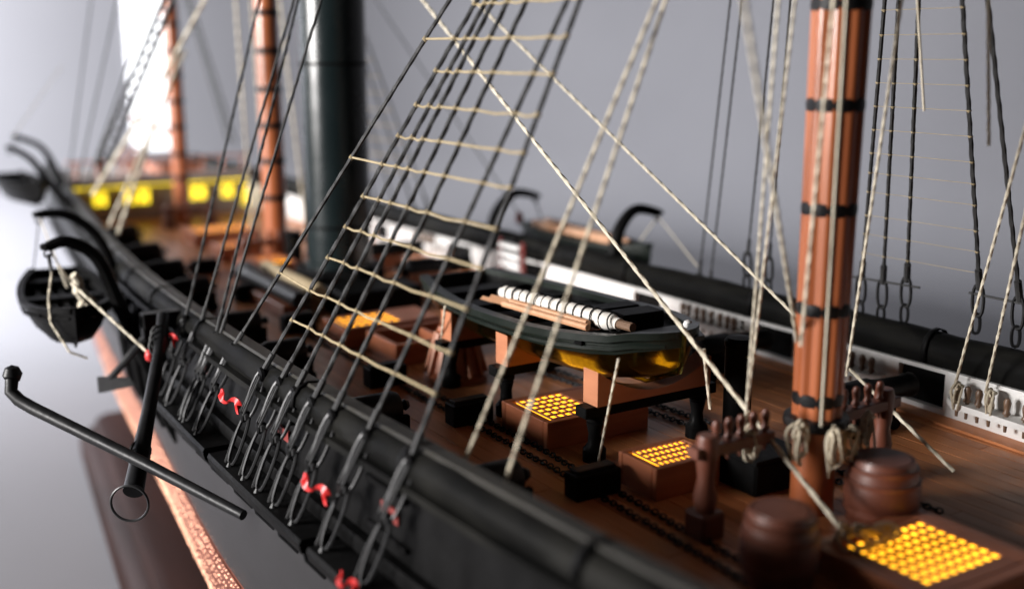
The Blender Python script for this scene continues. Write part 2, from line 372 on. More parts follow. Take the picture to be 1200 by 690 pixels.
# dark gunport recesses with red insides on starboard hull
for a, c in ((1.86, 2.02), (2.44, 2.60), (3.10, 3.26), (3.6, 3.76)):
    y = (a + c) / 2
    m = M(); m.box((CL - b(y) - .028, y, .075), (.006, (c - a) * .5, .03)); m.build('port_lining', 'redpaint', ship)
    m = M(); m.box((CL - b(y) - .034, y, .128), (.014, c - a + .02, .012)); m.box((CL - b(y) - .034, y, .025), (.014, c - a + .02, .012)); m.build('port_lip', 'black', ship)

# ------------------------------------------------------------------ display base
m = M()
def bx(y): return .44 + .49 * max(0, min(1, (7.4 - y) / 4.4)) ** .9
rings = []
for y in frange(.2, 6.3, 24):
    B = bx(y); pr = [(-B - .12, TZ + .004), (-B - .12, -1.12), (-B - .09, -1.08), (-B - .04, -1.06), (-B - .02, -1.02), (-B + .03, -1.0), (B - .03, -1.0), (B + .02, -1.02), (B + .04, -1.06), (B + .09, -1.08), (B + .12, -1.12), (B + .12, TZ + .004)]
    rings.append([V((CL + x, y, z)) for x, z in pr])
m.loft(rings); tag(m.build('display_base', 'base', at=(CL, 3.2, TZ), ang=40), 'dark stained wooden display base with moulded edge under the copper hull', 'display base')

# ------------------------------------------------------------------ masts
def mast(label, y, r0, r1, zb, ztop, bands, rake=0., flutes=0, lob=.05):
    t_ = thing('mast', label, 'mast', (CL + .03, y, 0), 'masts standing along the deck centreline')
    m = M(); n = 64 if flutes else 24; rings = []
    for z in frange(zb, ztop, 20):
        r = r0 + (r1 - r0) * (z - zb) / (ztop - zb); rg = []
        for j in range(n):
            a = 2 * math.pi * j / n; q = r * (1 + lob * (abs(math.sin(flutes * a / 2)) - .5) * 2 if flutes else 1)
            rg.append(V((CL + .03 + q * math.cos(a), y + rake * z + q * math.sin(a), z)))
        rings.append(rg)
    m.loft(rings); m.build('pole', 'mast', t_, ang=50)
    for z in bands:
        r = r0 + (r1 - r0) * (z - zb) / (ztop - zb)
        m = M(); m.lathe([(r * .98, -.014), (r * 1.075, -.013), (r * 1.10, 0), (r * 1.075, .013), (r * .98, .014)], (CL + .03, y + rake * z, z), 32); m.build('mast_band', 'iron', t_)
    return t_
fm = mast('thick fluted reddish foremast with black bands, nearest and widest of the masts', 1.62, .050, .065, .21, 2.3, [.262, .462, .677, .892, 1.093, 1.3, 1.5], 0, 9, .085)
m = M(); m.lathe([(.050, -.01), (.048, .05), (.049, .20), (.04, .22)], (CL + .03, 1.62, 0), 24); m.build('mast_foot', 'mast', fm)
m = M(); m.lathe([(.046, .195), (.07, .197), (.073, .208), (.07, .22), (.046, .222)], (CL + .03, 1.62, 0), 28); m.build('spider_band', 'iron', fm)
mast('round reddish mainmast with black bands standing between funnel and stern mast', 5.0, .055, .050, -.01, 2.4, [.33, .5, .664, .829, 1.0, 1.169, 1.34], 0, 0)
mast('slender reddish mizzenmast standing before the lit stern cabin', 6.58, .046, .042, -.01, 2.4, [.273, .411, .568, .713, .857, 1.0, 1.15], .004, 0)

# ------------------------------------------------------------------ funnel
t = thing('funnel', 'tall glossy black smoke funnel rising from a boxy black casing', 'funnel', (CL + .03, 4.25, 0))
m = M(); m.lathe([(.142, .13), (.142, .15), (.135, .155), (.135, 2.4), (.12, 2.42)], (CL + .03, 4.25, 0), 48); m.build('chimney', 'funnel', t)
for z in (.30, .95, 1.5):
    m = M(); m.lathe([(.134, -.006), (.1395, -.005), (.1395, .005), (.134, .006)], (CL + .03, 4.25, z), 48); m.build('funnel_band', 'black', t)
m = M(); m.lathe([(.20, 0), (.20, .11), (.185, .13), (.10, .132)], (CL + .03, 4.25, 0), 8); m.build('casing', 'black', t, ang=20)
m = M(); m.box((CL + .03, 3.93, .05), (.34, .22, .1)); m.build('casing_step', 'black', t)

# ------------------------------------------------------------------ deck hatches
def grating(root, x0, x1, y0, y1, z, nx, ny, lit=True):
    m = M(); m.box(((x0 + x1) / 2, (y0 + y1) / 2, z - .0065), (x1 - x0, y1 - y0, .003), bev=.0005); m.build('light_panel', 'glow', root)
    m = M(); dx, dy = (x1 - x0) / nx, (y1 - y0) / ny; k = .35
    for i in range(nx + 1): m.box((x0 + i * dx, (y0 + y1) / 2, z - .002), (dx * k, y1 - y0, .0045), bev=dx * .08)
    for j in range(ny + 1): m.box(((x0 + x1) / 2, y0 + j * dy, z - .0018), (x1 - x0, dy * k, .0043), bev=dy * .08)
    return m.build('grating', 'cherry', root)
def coaming(root, x0, x1, y0, y1, h, th, mt='mahog', top=None):
    for (a, c, d, e) in ((x0, x1, y0, y0 + th), (x0, x1, y1 - th, y1), (x0, x0 + th, y0 + th, y1 - th), (x1 - th, x1, y0 + th, y1 - th)):
        m = M(); m.box(((a + c) / 2, (d + e) / 2, h / 2), (c - a - .0005, e - d - .0005, h), bev=.002); m.build('coaming_board', mt, root)
def hatch(label, x0, x1, y0, y1, h, g=None, th=.02, covers=(), group='lit hatches along the deck'):
    t = thing('hatch', label, 'hatch', ((x0 + x1) / 2, (y0 + y1) / 2, 0), group)
    coaming(t, x0, x1, y0, y1, h, th)
    if g: grating(t, g[0], g[1], g[2], g[3], h - .001, g[4], g[5])
    for (a, c, d, e) in covers:
        m = M(); m.box(((a + c) / 2, (d + e) / 2, h - .006), (c - a - .002, e - d - .002, .012), bev=.001); m.build('cover_board', 'mahog', t)
    return t
hatch('long mahogany hatch with glowing square grating at one end, under the longboat bow', -.25, .08, 2.235, 2.46, .074,
      (-.215, -.075, 2.262, 2.44, 6, 6), covers=((-.075, .06, 2.257, 2.35), (-.075, .06, 2.35, 2.44)))
hatch('small mahogany hatch with glowing narrow grating, between black stopper block and turned bitt post', -.225, -.03, 1.83, 1.972, .079,
      (-.195, -.05, 1.846, 1.955, 9, 4), th=.016)
hatch('low hatch with wide glowing grating beside the foremast foot, nearest of the lit hatches', -.18, .15, 1.11, 1.42, .055,
      (-.128, .098, 1.175, 1.37, 9, 8), th=.03, covers=((-.15, -.128, 1.14, 1.39), (.098, .12, 1.14, 1.39), (-.128, .098, 1.14, 1.175), (-.128, .098, 1.37, 1.39)))
hatch('mahogany hatch with two glowing gratings, just before the funnel casing', -.29, .08, 3.42, 3.62, .072,
      (-.255, -.06, 3.445, 3.6, 6, 4), covers=((-.06, .06, 3.44, 3.6),))
t = hatch('open mahogany hatch box with an inner partition and no cover', -.235, .06, 3.14, 3.37, .072, th=.018, group='lit hatches along the deck')
m = M(); m.box((-.04, 3.255, .033), (.014, .19, .062)); m.build('partition', 'mahog', t)
m = M(); m.box((-.09, 3.255, .004), (.26, .19, .006)); m.build('hatch_floor', 'seam', t)
hatch('pale topped low hatch with glowing slats, nearest the lit stern cabin', -.13, .22, 5.72, 5.98, .07, (-.10, .19, 5.75, 5.95, 7, 4))
hatch('pale topped low hatch between the lit stern cabin and the mainmast', -.15, .06, 5.22, 5.42, .07, (-.12, .03, 5.25, 5.39, 5, 4))
hatch('mahogany hatch with small glowing grating at the mainmast foot', -.20, .02, 4.62, 4.88, .085, (-.12, .0, 4.70, 4.85, 6, 5), covers=((-.18, -.12, 4.64, 4.86),))
m = M(); m.box((.055, 1.80, .04), (.15, .15, .08)); m.box((.055, 1.80, .085), (.16, .16, .01))
tag(m.build('deck_box', 'black', at=(.055, 1.80, 0)), 'plain black deck box between bitt post and foremast', 'box')

# ------------------------------------------------------------------ fife rails with belaying pins
def pinmesh(): return M().lathe([(.004, -.045), (.006, -.01), (.006, .0), (.011, .004), (.007, .012), (.009, .024), (.0105, .034), (.007, .044), (.001, .047)], (0, 0, 0), 10)
def pins(parent, pts, mt='pin'):
    first = None
    for p in pts:
        if first is None:
            mm = pinmesh(); mm.v = [q + V(p) for q in mm.v]; first = mm.build('belaying_pin', mt, parent); p0 = V(p)
        else:
            c = first.copy(); COL.objects.link(c); c.parent = parent; c.location = (V(p) - p0) * S
def fife(label, pts, bar, pinp, posth=.22):
    t = thing('fife_rail', label, 'fife rail', (*pts[0], 0), 'fife rails at the mast feet')
    for x, y in pts:
        m = M(); m.box((x, y, .03), (.062, .062, .06)); m.lathe([(.022, .06), (.026, .09), (.018, .13), (.022, posth - .06), (.024, posth - .01), (.02, posth + .005)], (x, y, 0), 14); m.build('bitt_post', 'barrel', t)
    for a, c in bar:
        a, c = V(a), V(c); d = c - a; m = M(); m.box((a + c) / 2, (d.length, .035, .024), rz=math.atan2(d.y, d.x)); m.build('cross_bar', 'barrel', t)
    pins(t, pinp, 'barrel'); return t
fife('turned wooden bitt post and crossbar with pins beside the foremast', [(-.253, 1.635), (.32, 1.66)], [((-.29, 1.64, .19), (-.07, 1.64, .19)), ((.12, 1.645, .19), (.36, 1.66, .19))],
     [(-.225 + i * .035, 1.64, .205) for i in range(5)] + [(.17 + i * .04, 1.65, .205) for i in range(4)])
fife('reddish fife rail crowded with pins at the mainmast foot', [(-.13, 4.93), (.2, 4.93)], [((-.16, 4.93, .13), (.23, 4.93, .13))], [(-.11 + i * .05, 4.93, .14) for i in range(6)], .15)
fife('small fife rail at the mizzenmast foot before the lit cabin', [(-.08, 6.4), (.16, 6.4)], [((-.11, 6.4, .11), (.19, 6.4, .11))], [(-.06 + i * .05, 6.4, .12) for i in range(5)], .13)

# pin rails on the white bulwark
def pinrail(label, y0, y1, ys):
    t = thing('pin_rail', label, 'pin rail', (CL + b(y0) - .05, (y0 + y1) / 2, .07), 'white pin rails along the port bulwark')
    m = M(); rings = []
    for y in frange(y0, y1, 14):
        e = min((y - y0), (y1 - y)); d = .055 * min(1, (e + .012) / .05) ** .6
        x1 = CL + b(y) - .03
        rings.append([V((x1, y, .063)), V((x1 - d, y, .063)), V((x1 - d, y, .080)), V((x1, y, .080))])
    m.loft(rings); m.build('shelf', 'white', t)
    pins(t, [(CL + b(y) - .062, y, .083) for y in ys])
pinrail('white pin rail between longboat bow and black post, nearly filled with brown pins', 2.64, 2.98, [2.68, 2.71, 2.745, 2.79, 2.83, 2.865, 2.91, 2.94])
pinrail('white pin rail seen behind the foremast', 2.06, 2.40, [2.09, 2.125, 2.165, 2.2, 2.25, 2.29, 2.34])
pinrail('white pin rail with rope ends made fast, beyond the barrels near the bow', 1.30, 1.83, [1.36, 1.42, 1.48, 1.54, 1.585, 1.64, 1.69, 1.725, 1.76, 1.79])
pinrail('short white pin rail beside the red ladder and the funnel', 4.68, 4.92, [4.71, 4.75, 4.79, 4.83, 4.87])

# ------------------------------------------------------------------ barrels
def barrel(label, x, y, r, h):
    t = thing('barrel', label, 'barrel', (x, y, 0), 'wooden barrels on the foredeck')
    m = M(); m.lathe([(r * .78, 0), (r * .88, h * .15), (r * .98, h * .38), (r, h * .5), (r * .98, h * .62), (r * .88, h * .86), (r * .80, h), (r * .74, h), (r * .73, h - .006), (.001, h - .006)], (x, y, 0), 36); m.build('body', 'barrel', t, ang=30)
    for q, k in ((.12, .865), (.3, .955), (.7, .957), (.88, .878)):
        m = M(); m.lathe([(r * k * .97, h * q - .005), (r * k + .0025, h * q - .005), (r * k + .0025, h * q + .005), (r * k * .97, h * q + .005)], (x, y, 0), 36); m.build('hoop', 'barrel', t)
    m = M(); m.lathe([(.001, h - .004), (r * .72, h - .004), (r * .7, h + .001), (.001, h + .002)], (x, y, 0), 28); m.build('lid', 'barrel', t)
barrel('brown barrel with lighter top, on the foremast side nearer the starboard rail', -.275, 1.40, .076, .152)
barrel('dark brown barrel behind the foremast toward the white bulwark', .105, 1.475, .080, .155)

# ------------------------------------------------------------------ guns
def gun(label, carriage='black'):
    t = thing('cannon', label, 'cannon', (0, 0, 0), 'cannons along the bulwarks')
    m = M(); m.lathe([(.001, .175), (.012, .172), (.018, .16), (.010, .15), (.016, .142), (.044, .135), (.05, .12), (.05, .0), (.044, -.01), (.04, -.04), (.034, -.17), (.04, -.18), (.04, -.2), (.022, -.2), (.02, -.14), (.001, -.14)], (0, 0, .105), 24, 'x'); m.build('gun_barrel', 'iron', t)
    m = M(); m.box((.04, -.048, .055), (.22, .02, .07)); m.box((.04, .048, .055), (.22, .02, .07)); m.box((.04, 0, .035), (.2, .08, .025)); m.build('carriage', carriage, t)
    m = M(); m.tube([(0, -.062, .1), (0, .062, .1)], .012, 10); m.build('trunnion', 'iron', t)
    for x in (-.05, .13):
        for y in (-.066, .066):
            m = M(); m.lathe([(.01, -.012), (.024, -.011), (.024, .011), (.01, .012)], (x, y, .024), 14, 'y'); m.build('truck_wheel', 'black', t)
    return t
SG = [(-.645, 1.94, 'black cannon inside the near rail, closest to the bow on that side'), (-.65, 2.52, 'black cannon inside the near rail, its breech beside a black stopper block'),
      (-.65, 3.18, 'black cannon inside the near rail behind the three dark backstays'), (-.64, 3.62, 'black cannon inside the near rail, close behind the forward backstay feet'),
      (-.61, 4.28, 'black cannon inside the near rail, level with the funnel'), (-.59, 4.72, 'black cannon inside the near rail by the two boat davits'), (-.56, 5.2, 'black cannon inside the near rail, level with the mainmast'), (-.52, 5.8, 'black cannon inside the near rail, closest to the lit stern cabin')]
g0 = gun(SG[0][2]); g0.scale = (.86, .86, .86); g0.location = V((SG[0][0], SG[0][1], 0)) * S
for x, y, l in SG[1:]: dup(g0, (x, y, 0), l)
g1 = gun('black cannon on reddish carriage beside the ladder at the far bulwark', 'mahog'); g1.location = V((.44, 4.16, 0)) * S; g1.rotation_euler = (0, 0, math.pi); g1.scale = (.9, .9, .9)
dup(g1, (.44, 4.62, 0), 'black cannon on reddish carriage beside the funnel at the far bulwark', math.pi)
dup(g0, (.62, 2.52, 0), 'black cannon at the far bulwark by the tall black post', math.pi)
dup(g0, (.60, 1.94, 0), 'black cannon at the far bulwark just behind the foremast', math.pi)
# pivot gun with canvas roll beside it
t = thing('pivot_gun', 'long black pivot gun barrel lying fore and aft beside the funnel casing', 'cannon', (-.27, 4.2, 0))
m = M(); m.lathe([(.001, -.34), (.03, -.34), (.034, -.3), (.034, .1), (.05, .2), (.05, .3), (.03, .34), (.012, .36), (.016, .38), (.001, .4)], (-.27, 4.22, .085), 22, 'y'); m.build('gun_barrel', 'iron', t)
m = M(); m.box((-.27, 4.2, .025), (.09, .5, .05)); m.build('slide', 'mahog', t)
m = M(); m.lathe([(.001, -.3), (.034, -.3), (.038, -.29), (.036, 0), (.038, .29), (.034, .3), (.001, .3)], (-.175, 4.22, .09), 18, 'y'); m.box((-.175, 4.2, .03), (.05, .5, .045))
tag(m.build('canvas_roll', 'beige', at=(-.175, 4.2, 0)), 'beige canvas roll lying beside the black pivot gun', 'canvas roll')

# ------------------------------------------------------------------ deck fittings
def vent(name, label, x, y, r, h, cat):
    t = thing(name, label, cat, (x, y, 0))
    m = M(); m.lathe([(r * 1.25, 0), (r * 1.25, .012), (r, .018), (r, h - .02), (r * 1.06, h - .018), (r * 1.08, h - .004), (r * .9, h + .004), (.001, h + .006)], (x, y, 0), 26); m.build('post', 'black', t)
    m = M(); m.lathe([(.001, 0), (.006, .002), (.001, .006)], (x - r * .3, y - r * 1.1, h - .04), 8); m.build('stud', 'brass', t)
    return t
vent('iron_post', 'tall round black post standing between longboat bow and foremast', .196, 2.02, .036, .283, 'post')
vent('ventilator', 'black round ventilator post beside the mainmast foot', .055, 4.79, .04, .19, 'ventilator')
def block(label, x, y):
    t = thing('chain_stopper', label, 'chain stopper', (x, y, 0), 'black chain stoppers on the deck')
    m = M(); m.box((0 + x, y, .031), (.125, .055, .062), bev=.003); m.build('body', 'black', t)
    m = M(); m.box((x, y, .066), (.105, .03, .008)); m.build('cap_plate', 'iron', t)
    return t
k0 = block('black chain stopper block beside the small lit hatch, nearest of the stoppers', -.317, 1.945)
for x, y, l in ((-.305, 2.54, 'black chain stopper block beside the long lit hatch under the longboat'), (-.35, 2.98, 'black chain stopper block in front of the open hatch box'),
                (-.33, 3.75, 'black chain stopper block beside the pivot gun muzzle'), (-.31, 4.35, 'black chain stopper block by the funnel casing'), (-.30, 5.0, 'black chain stopper block level with the mainmast')):
    dup(k0, (x, y, 0), l)
# conical capstan
t = thing('capstan', 'cone shaped brown ribbed capstan under the longboat stern', 'capstan', (-.13, 2.93, 0))
m = M(); m.lathe([(.10, 0), (.10, .02), (.085, .03), (.05, .15), (.055, .16), (.05, .17), (.001, .172)], (-.13, 2.93, 0), 24); m.build('drum', 'mahog', t)
for i in range(12):
    a = 2 * math.pi * i / 12; c, s_ = math.cos(a), math.sin(a)
    m = M(); m.tube([(-.13 + .094 * c, 2.93 + .094 * s_, .022), (-.13 + .058 * c, 2.93 + .058 * s_, .15)], .009, 6); m.build('whelp', 'cherry', t)
# ladder at port bulwark
t = thing('ladder', 'small dark red ladder with white treads leaning on the far bulwark', 'ladder', (.72, 3.96, 0))
for y in (3.87, 4.05):
    m = M(); m.box((.72, y, .105), (.016, .016, .22), bev=.002); m.build('side_rail', 'redpaint', t)
for i in range(5):
    m = M(); m.box((.715, 3.96, .035 + i * .038), (.03, .162, .016)); m.build('tread', 'white', t)

# anchor chains along the deck
def chain(label, pts, n, group='anchor chains laid along the deck', ln=.021):
    t = thing('anchor_chain', label, 'chain', pts[0], group)
    P = [V(p) for p in pts]; tot = sum((q - p).length for p, q in zip(P, P[1:])); n = int(tot / (ln * .70)); proto = None
    prof = [V((ln * .5 * math.cos(a) * 1.0, ln * .30 * math.sin(a), 0)) for a in [2 * math.pi * k / 10 for k in range(10)]]
    for i in range(n):
        d = tot * i / n
        for p, q in zip(P, P[1:]):
            L = (q - p).length
            if d <= L: break
            d -= L
        c = p.lerp(q, d / L); dr = (q - p)
        c = c + V((random.uniform(-.003, .003), 0, .006))
        rot = (math.radians(35 if i % 2 else -40), 0, math.atan2(dr.y, dr.x) + random.uniform(-.12, .12))
        if proto is None:
            mm = M(); mm.tube(prof, ln * .115, 5, closed=True); mm.v = [q_ + off_of(t) for q_ in mm.v]; proto = mm.build('chain_link', 'iron', t); o = proto
        else:
            o = proto.copy(); COL.objects.link(o); o.parent = t
        o.location = (c - off_of(t)) * S; o.rotation_euler = rot
chain('black chain on deck running past the small lit hatch, inner of the near pair', [(-.285, 1.1, 0), (-.275, 1.6, 0), (-.268, 1.90, 0), (-.262, 2.3, 0), (-.275, 2.9, 0), (-.29, 3.9, 0)], 150)
chain('black chain on deck running past the stopper blocks, outer of the near pair', [(-.335, 1.1, 0), (-.325, 1.6, 0), (-.315, 1.90, 0), (-.31, 2.3, 0), (-.32, 2.9, 0), (-.335, 3.9, 0)], 150)
chain('black chain on deck behind the foremast, inner of the far pair', [(.22, 1.45, 0), (.21, 1.9, 0), (.16, 2.4, 0), (.1, 3.0, 0)], 60)
chain('black chain on deck behind the foremast, outer of the far pair', [(.27, 1.45, 0), (.265, 1.9, 0), (.22, 2.4, 0), (.15, 3.0, 0)], 60)

# ------------------------------------------------------------------ boat skids
def skid(label, y, xl, xr, chx):
    t = thing('boat_skid', label, 'boat skid', ((xl + xr) / 2, y, 0), 'skids that carry the longboat')
    for x in (xl, xr):
        m = M(); m.lathe([(.030, 0), (.030, .03), (.018, .045), (.016, .07), (.022, .10), (.015, .102), (.024, .106), (.024, .118), (.02, .12)], (x, y, 0), 14); m.build('leg', 'black', t)
    m = M(); m.box(((xl + xr) / 2, y, .133), (xr - xl + .09, .045, .028)); m.build('beam', 'black', t)
    m = M(); xs = frange(xl - .015, xr + .015, 12); rings = []   # cradle board cut to the hull
    for x in xs:
        zt__ = min(.242, .166 + 1.9 * (x + .01) ** 2 + .012 * abs(x)); rings.append([V((x, y - .03, .148)), V((x, y - .03, zt__)), V((x, y + .03, zt__)), V((x, y + .03, .148))])
    m.loft(rings); m.build('cradle_board', 'cherry', t)
skid('black skid with orange wood chocks under the longboat bow', 2.12, -.185, .15, (-.155, .06))
skid('black skid with orange wood chocks under the longboat middle', 2.54, -.185, .165, (-.15, .14))
skid('black skid with brown chocks under the longboat stern beside the capstan', 2.86, -.185, .165, (-.17, .16))

# ------------------------------------------------------------------ boats
def boat(name, label, loc, L, B, D, rz, outer, lower, group=None, bluff=.55, seats=4, transom=True, inner='black', pw=.75):
    """stem towards -y in its own frame, gunwale at z = 0"""
    t = thing(name, label, 'boat', (0, 0, 0), group)
    def half(s):   # s 0 stem .. 1 stern
        f = min(1, (s / bluff)) if s < bluff else 1
        f = math.sin(f * math.pi / 2) ** pw
        a = 1 - (.40 if transom else 1.0) * max(0, (s - .55) / .45) ** (2.0 if transom else 2.4)
        return B / 2 * f * a
    def sheer(s): return .16 * D * ((2 * s - 1) ** 2) + (.06 * D if s < .1 else 0)
    def keel(s): return -D * (1 - .45 * max(0, 1 - s / .16) ** 1.6 - (.15 if transom else .5) * max(0, (s - .8) / .2) ** 2)
    SS = [0, .01, .03, .06, .1, .16, .24, .34, .46, .58, .7, .8, .88, .94, 1.0]
    def ring(s, inset=0, lvl=None):
        h = max(.004, half(s) - inset); k = keel(s) + inset * .8; sh = sheer(s); r = []
        for u_ in (1, .9, .78, .55, .3, 0):
            r.append((h * (u_ ** .45 if u_ else 0), k + (sh - k) * (u_ ** 1.9)))
        y = (s - .5) * L + (.06 * L * (1 - s / .1) * .0 if s < .1 else 0)
        return y, r
    def rake(s, z): return (.10 * D * 1.0 * (z / -D) * max(0, 1 - s / .2)) * 1.6
    up, lo, inn = M(), M(), M()
    A = []; Bm = []; I = []
    for s in SS:
        y, r = ring(s); U = r[:3]; W = r[2:]
        A.append([V((-x, y + rake(s, z), z)) for x, z in U]); Bm.append([V((-x, y + rake(s, z), z)) for x, z in W] + [V((x, y + rake(s, z), z)) for x, z in reversed(W[:-1])])
        y2, r2 = ring(s, .012 * B / .4); y2 = y + (.012 if s < .05 else 0)
        I.append([V((-x, y2, z)) for x, z in r2] + [V((x, y2, z)) for x, z in reversed(r2[:-1])])
    up.loft(A, closed=False, caps=False); up.loft([[V((-p.x, p.y, p.z)) for p in r] for r in A], closed=False, caps=False)
    lo.loft(Bm, closed=False, caps=False)
    inn.loft(I, closed=False, caps=False)
    hull = lo.build('hull', lower, t, ang=60); up.build('top_strake', outer, hull, ang=60); inn.build('lining', inner, hull, ang=60)
    if transom:
        m = M(); y, r = ring(1.0); ps = [V((-x, y, z)) for x, z in r] + [V((x, y, z)) for x, z in reversed(r[:-1])]
        m.loft([ps, [p + V((0, .008, 0)) for p in ps]]); m.build('transom', outer, t)
    gl = M()
    for sd in (-1, 1):
        gl.loft([[V((sd * (half(s) + dx), (s - .5) * L, sheer(s) + dz)) for dx, dz in ((-.016 * B / .3, .006), (.008 * B / .3, .006), (.008 * B / .3, -.012), (-.016 * B / .3, -.012))] for s in SS])
    gl.build('gunwale', outer, t)
    rb = M()
    for sd in (-1, 1):
        rb.loft([[V((sd * (half(s) * .965 + dx), (s - .5) * L + rake(s, -.22 * D), sheer(s) - .24 * D + dz)) for dx, dz in ((0, .005), (.007, .003), (.007, -.005), (0, -.007))] for s in SS[1:]])
    rb.build('rubbing_strake', outer, hull)
    m = M(); m.tube([(0, -.5 * L - .006, sheer(0) + .012), (0, -.5 * L + rake(0, -.3 * D) - .006, -.3 * D), (0, -.5 * L + rake(0, -.55 * D), keel(0) - .004), (0, -.38 * L, keel(.12) - .006), (0, 0, -D - .006), (0, .49 * L, keel(1) - .006)], .0045 * B / .3, 6); m.build('keel', lower, hull)
    for i in range(seats):
        s = .2 + .66 * i / max(1, seats - 1); m = M(); m.box((0, (s - .5) * L, -.16 * D + sheer(s)), (2 * half(s) * .93, .075 * L if seats < 8 else .035 * L, .012)); m.build('thwart', inner, t)
    t.location = V(loc) * S; t.rotation_euler = (0, 0, rz)
    return t
boat('longboat', 'large dark longboat with lower hull coloured with the gold of reflected grating light resting on skids at mid deck', (-.01, 2.57, .285), 1.16, .42, .122, math.radians(-1), 'boatgreen', 'reflecthull', seats=5, bluff=.36, pw=.55).rotation_euler.x = math.radians(-2.0)
m = M(); m.box((.05, 2.26, .308), (.13, .075, .04), rz=-.05); m.box((.05, 2.38, .303), (.16, .06, .03), rz=-.05)
tag(m.build('boat_chest', 'black', at=(.06, 2.3, .28)), 'low black double chest standing inside the longboat bow', 'chest')
# furled sail with black lashings and oars on the longboat
t = thing('furled_sail', 'white furled boat sail bound with black lashings lying along the longboat', 'sail', (-.06, 2.45, .32))
a, c = V((-.080, 2.74, .304)), V((-.062, 2.19, .320)); d = (c - a)
m = M(); m.tube([a.lerp(c, s) + V((.002 * math.sin(s * 40), 0, .0015 * math.sin(s * 61))) for s in frange(0, 1, 40)], [.021 + .0032 * abs(math.sin(s * 33)) - (.008 if s < .03 or s > .97 else 0) for s in frange(0, 1, 40)], 14); m.build('cloth', 'canvas', t)
m = M(); m.tube([a.lerp(c, .9), a.lerp(c, 1.10)], .012, 10); m.build('yard', 'pin', t)
for i in range(15):
    p = a.lerp(c, .04 + .93 * i / 14); m = M(); m.tube([p + V((.0255 * math.cos(k * math.pi / 8), .006 * math.sin(k * math.pi / 8), .0255 * math.sin(k * math.pi / 8))) for k in range(16)], .0022, 5, closed=True); m.build('lashing', 'tar', t)
for i, (dx, lb) in enumerate(((-.05, 'pale wooden oar lying beside the furled sail, outer of the two'), (-.032, 'pale wooden oar tucked against the furled sail, inner of the two'))):
    t = thing('oar', lb, 'oar', (-.13, 2.5, .32), 'oars lying in the longboat')
    a = V((-.080 + dx, 2.76 - .02 * i, .289 + .006 * i)); c = V((-.076 + dx * .8, 2.25 + .02 * i, .304 + .006 * i))
    m = M(); m.tube([a.lerp(c, s) for s in frange(.22, 1, 6)], .0095, 8); m.build('shaft', 'oar', t)
    m = M(); m.loft([[a.lerp(c, s) + V((x * wd, 0, z * .006)) for x, z in ((-1, 0), (0, 1), (1, 0), (0, -1))] for s, wd in ((0, .006), (.02, .017), (.14, .018), (.22, .0095), (.25, .008))]); m.build('blade', 'oar', t)
m = M(); m.lathe([(.001, 0), (.011, .003), (.013, .011), (.009, .019), (.001, .022)], (.09, 2.10, .308), 12); tag(m.build('signal_lamp', 'white', at=(.09, 2.10, .308)), 'tiny white knob on the longboat bow deck', 'knob')
m = M(); m.loft([[V((x + .0, 2.03 + .08 * k, .303 + .002 * (k == 0))) for x in (-.085 - .045 * k, .085 + .045 * k)] + [V((.085 + .045 * k, 2.03 + .08 * k, .293)), V((-.085 - .045 * k, 2.03 + .08 * k, .293))] for k in (0, 1, 1.6)])
fd = m.build('bow_cover', 'boatgreen', at=(0, 2.05, .3)); tag(fd, 'flat dark cover board closing the longboat bow', 'cover board')
bt = boat('ships_boat', 'black boat hanging from two curved davits outside the near rail', (-1.085, 3.96, .19), .80, .285, .115, math.radians(-6), 'black', 'black', 'ship boats hung outboard on davits', seats=3, bluff=.42)
m = M()
for k in range(5): m.box((-.075 + k * .0375, .04, -.03), (.018, .5, .008))
OFF[bt.name] = V((0, 0, 0)); m.build('bottom_grating', 'rail', bt)
boat('ships_boat', 'small brown bottomed boat hanging from the davits near the stern', (-.845, 6.3, .335), .62, .22, .11, math.radians(6), 'black', 'black', 'ship boats hung outboard on davits', seats=3)
boat('ships_boat', 'dark boat with wooden oars on top, hanging outside the far rail', (1.1, 3.93, .20), .86, .25, .11, 0, 'boatgreen', 'boatgreen', 'ship boats hung outboard on davits', seats=3)
for i, dx in enumerate((-.03, .03)):
    m = M(); m.tube([(1.08 + dx, 3.65, .215), (1.08 + dx, 4.25, .215)], .013, 8); m.tube([(1.08 + dx, 4.12, .217), (1.08 + dx, 4.28, .217)], .02, 8)
    tag(m.build('oar', 'oar', at=(1.08 + dx, 3.9, .2)), ['pale oar lying on the boat outside the far rail, inboard one', 'pale oar lying on the boat outside the far rail, outboard one'][i], 'oar', 'oars on the far boat')

# ------------------------------------------------------------------ davits
def davit(label, pts, r=.02):
    t = thing('davit', label, 'davit', pts[0], 'curved black boat davits')
    P = []
    pts = [V(p) for p in pts]
    for i in range(len(pts) - 1):
        p0, p1, p2, p3 = pts[max(i - 1, 0)], pts[i], pts[i + 1], pts[min(i + 2, len(pts) - 1)]
        for k in range(6):
            s = k / 6; P.append(.5 * ((2 * p1) + (p2 - p0) * s + (2 * p0 - 5 * p1 + 4 * p2 - p3) * s * s + (3 * p1 - p0 - 3 * p2 + p3) * s ** 3))
    P.append(pts[-1]); n = len(P)
    m = M(); m.tube(P, [r * (1.15 - .45 * i / (n - 1)) for i in range(n)], 10); m.build('arm', 'black', t)
    e = P[-1]; m = M(); m.tube([e + V((.012 * math.cos(a), 0, -.022 + .012 * math.sin(a))) for a in [k * math.pi / 5 for k in range(10)]], .0035, 5, closed=True); m.build('eye_ring', 'iron', t)
    m = M(); m.lathe([(r * .5, -.01), (r * .95, -.008), (r * .95, .008), (r * .5, .012)], e, 10); m.build('tip_knob', 'black', t)
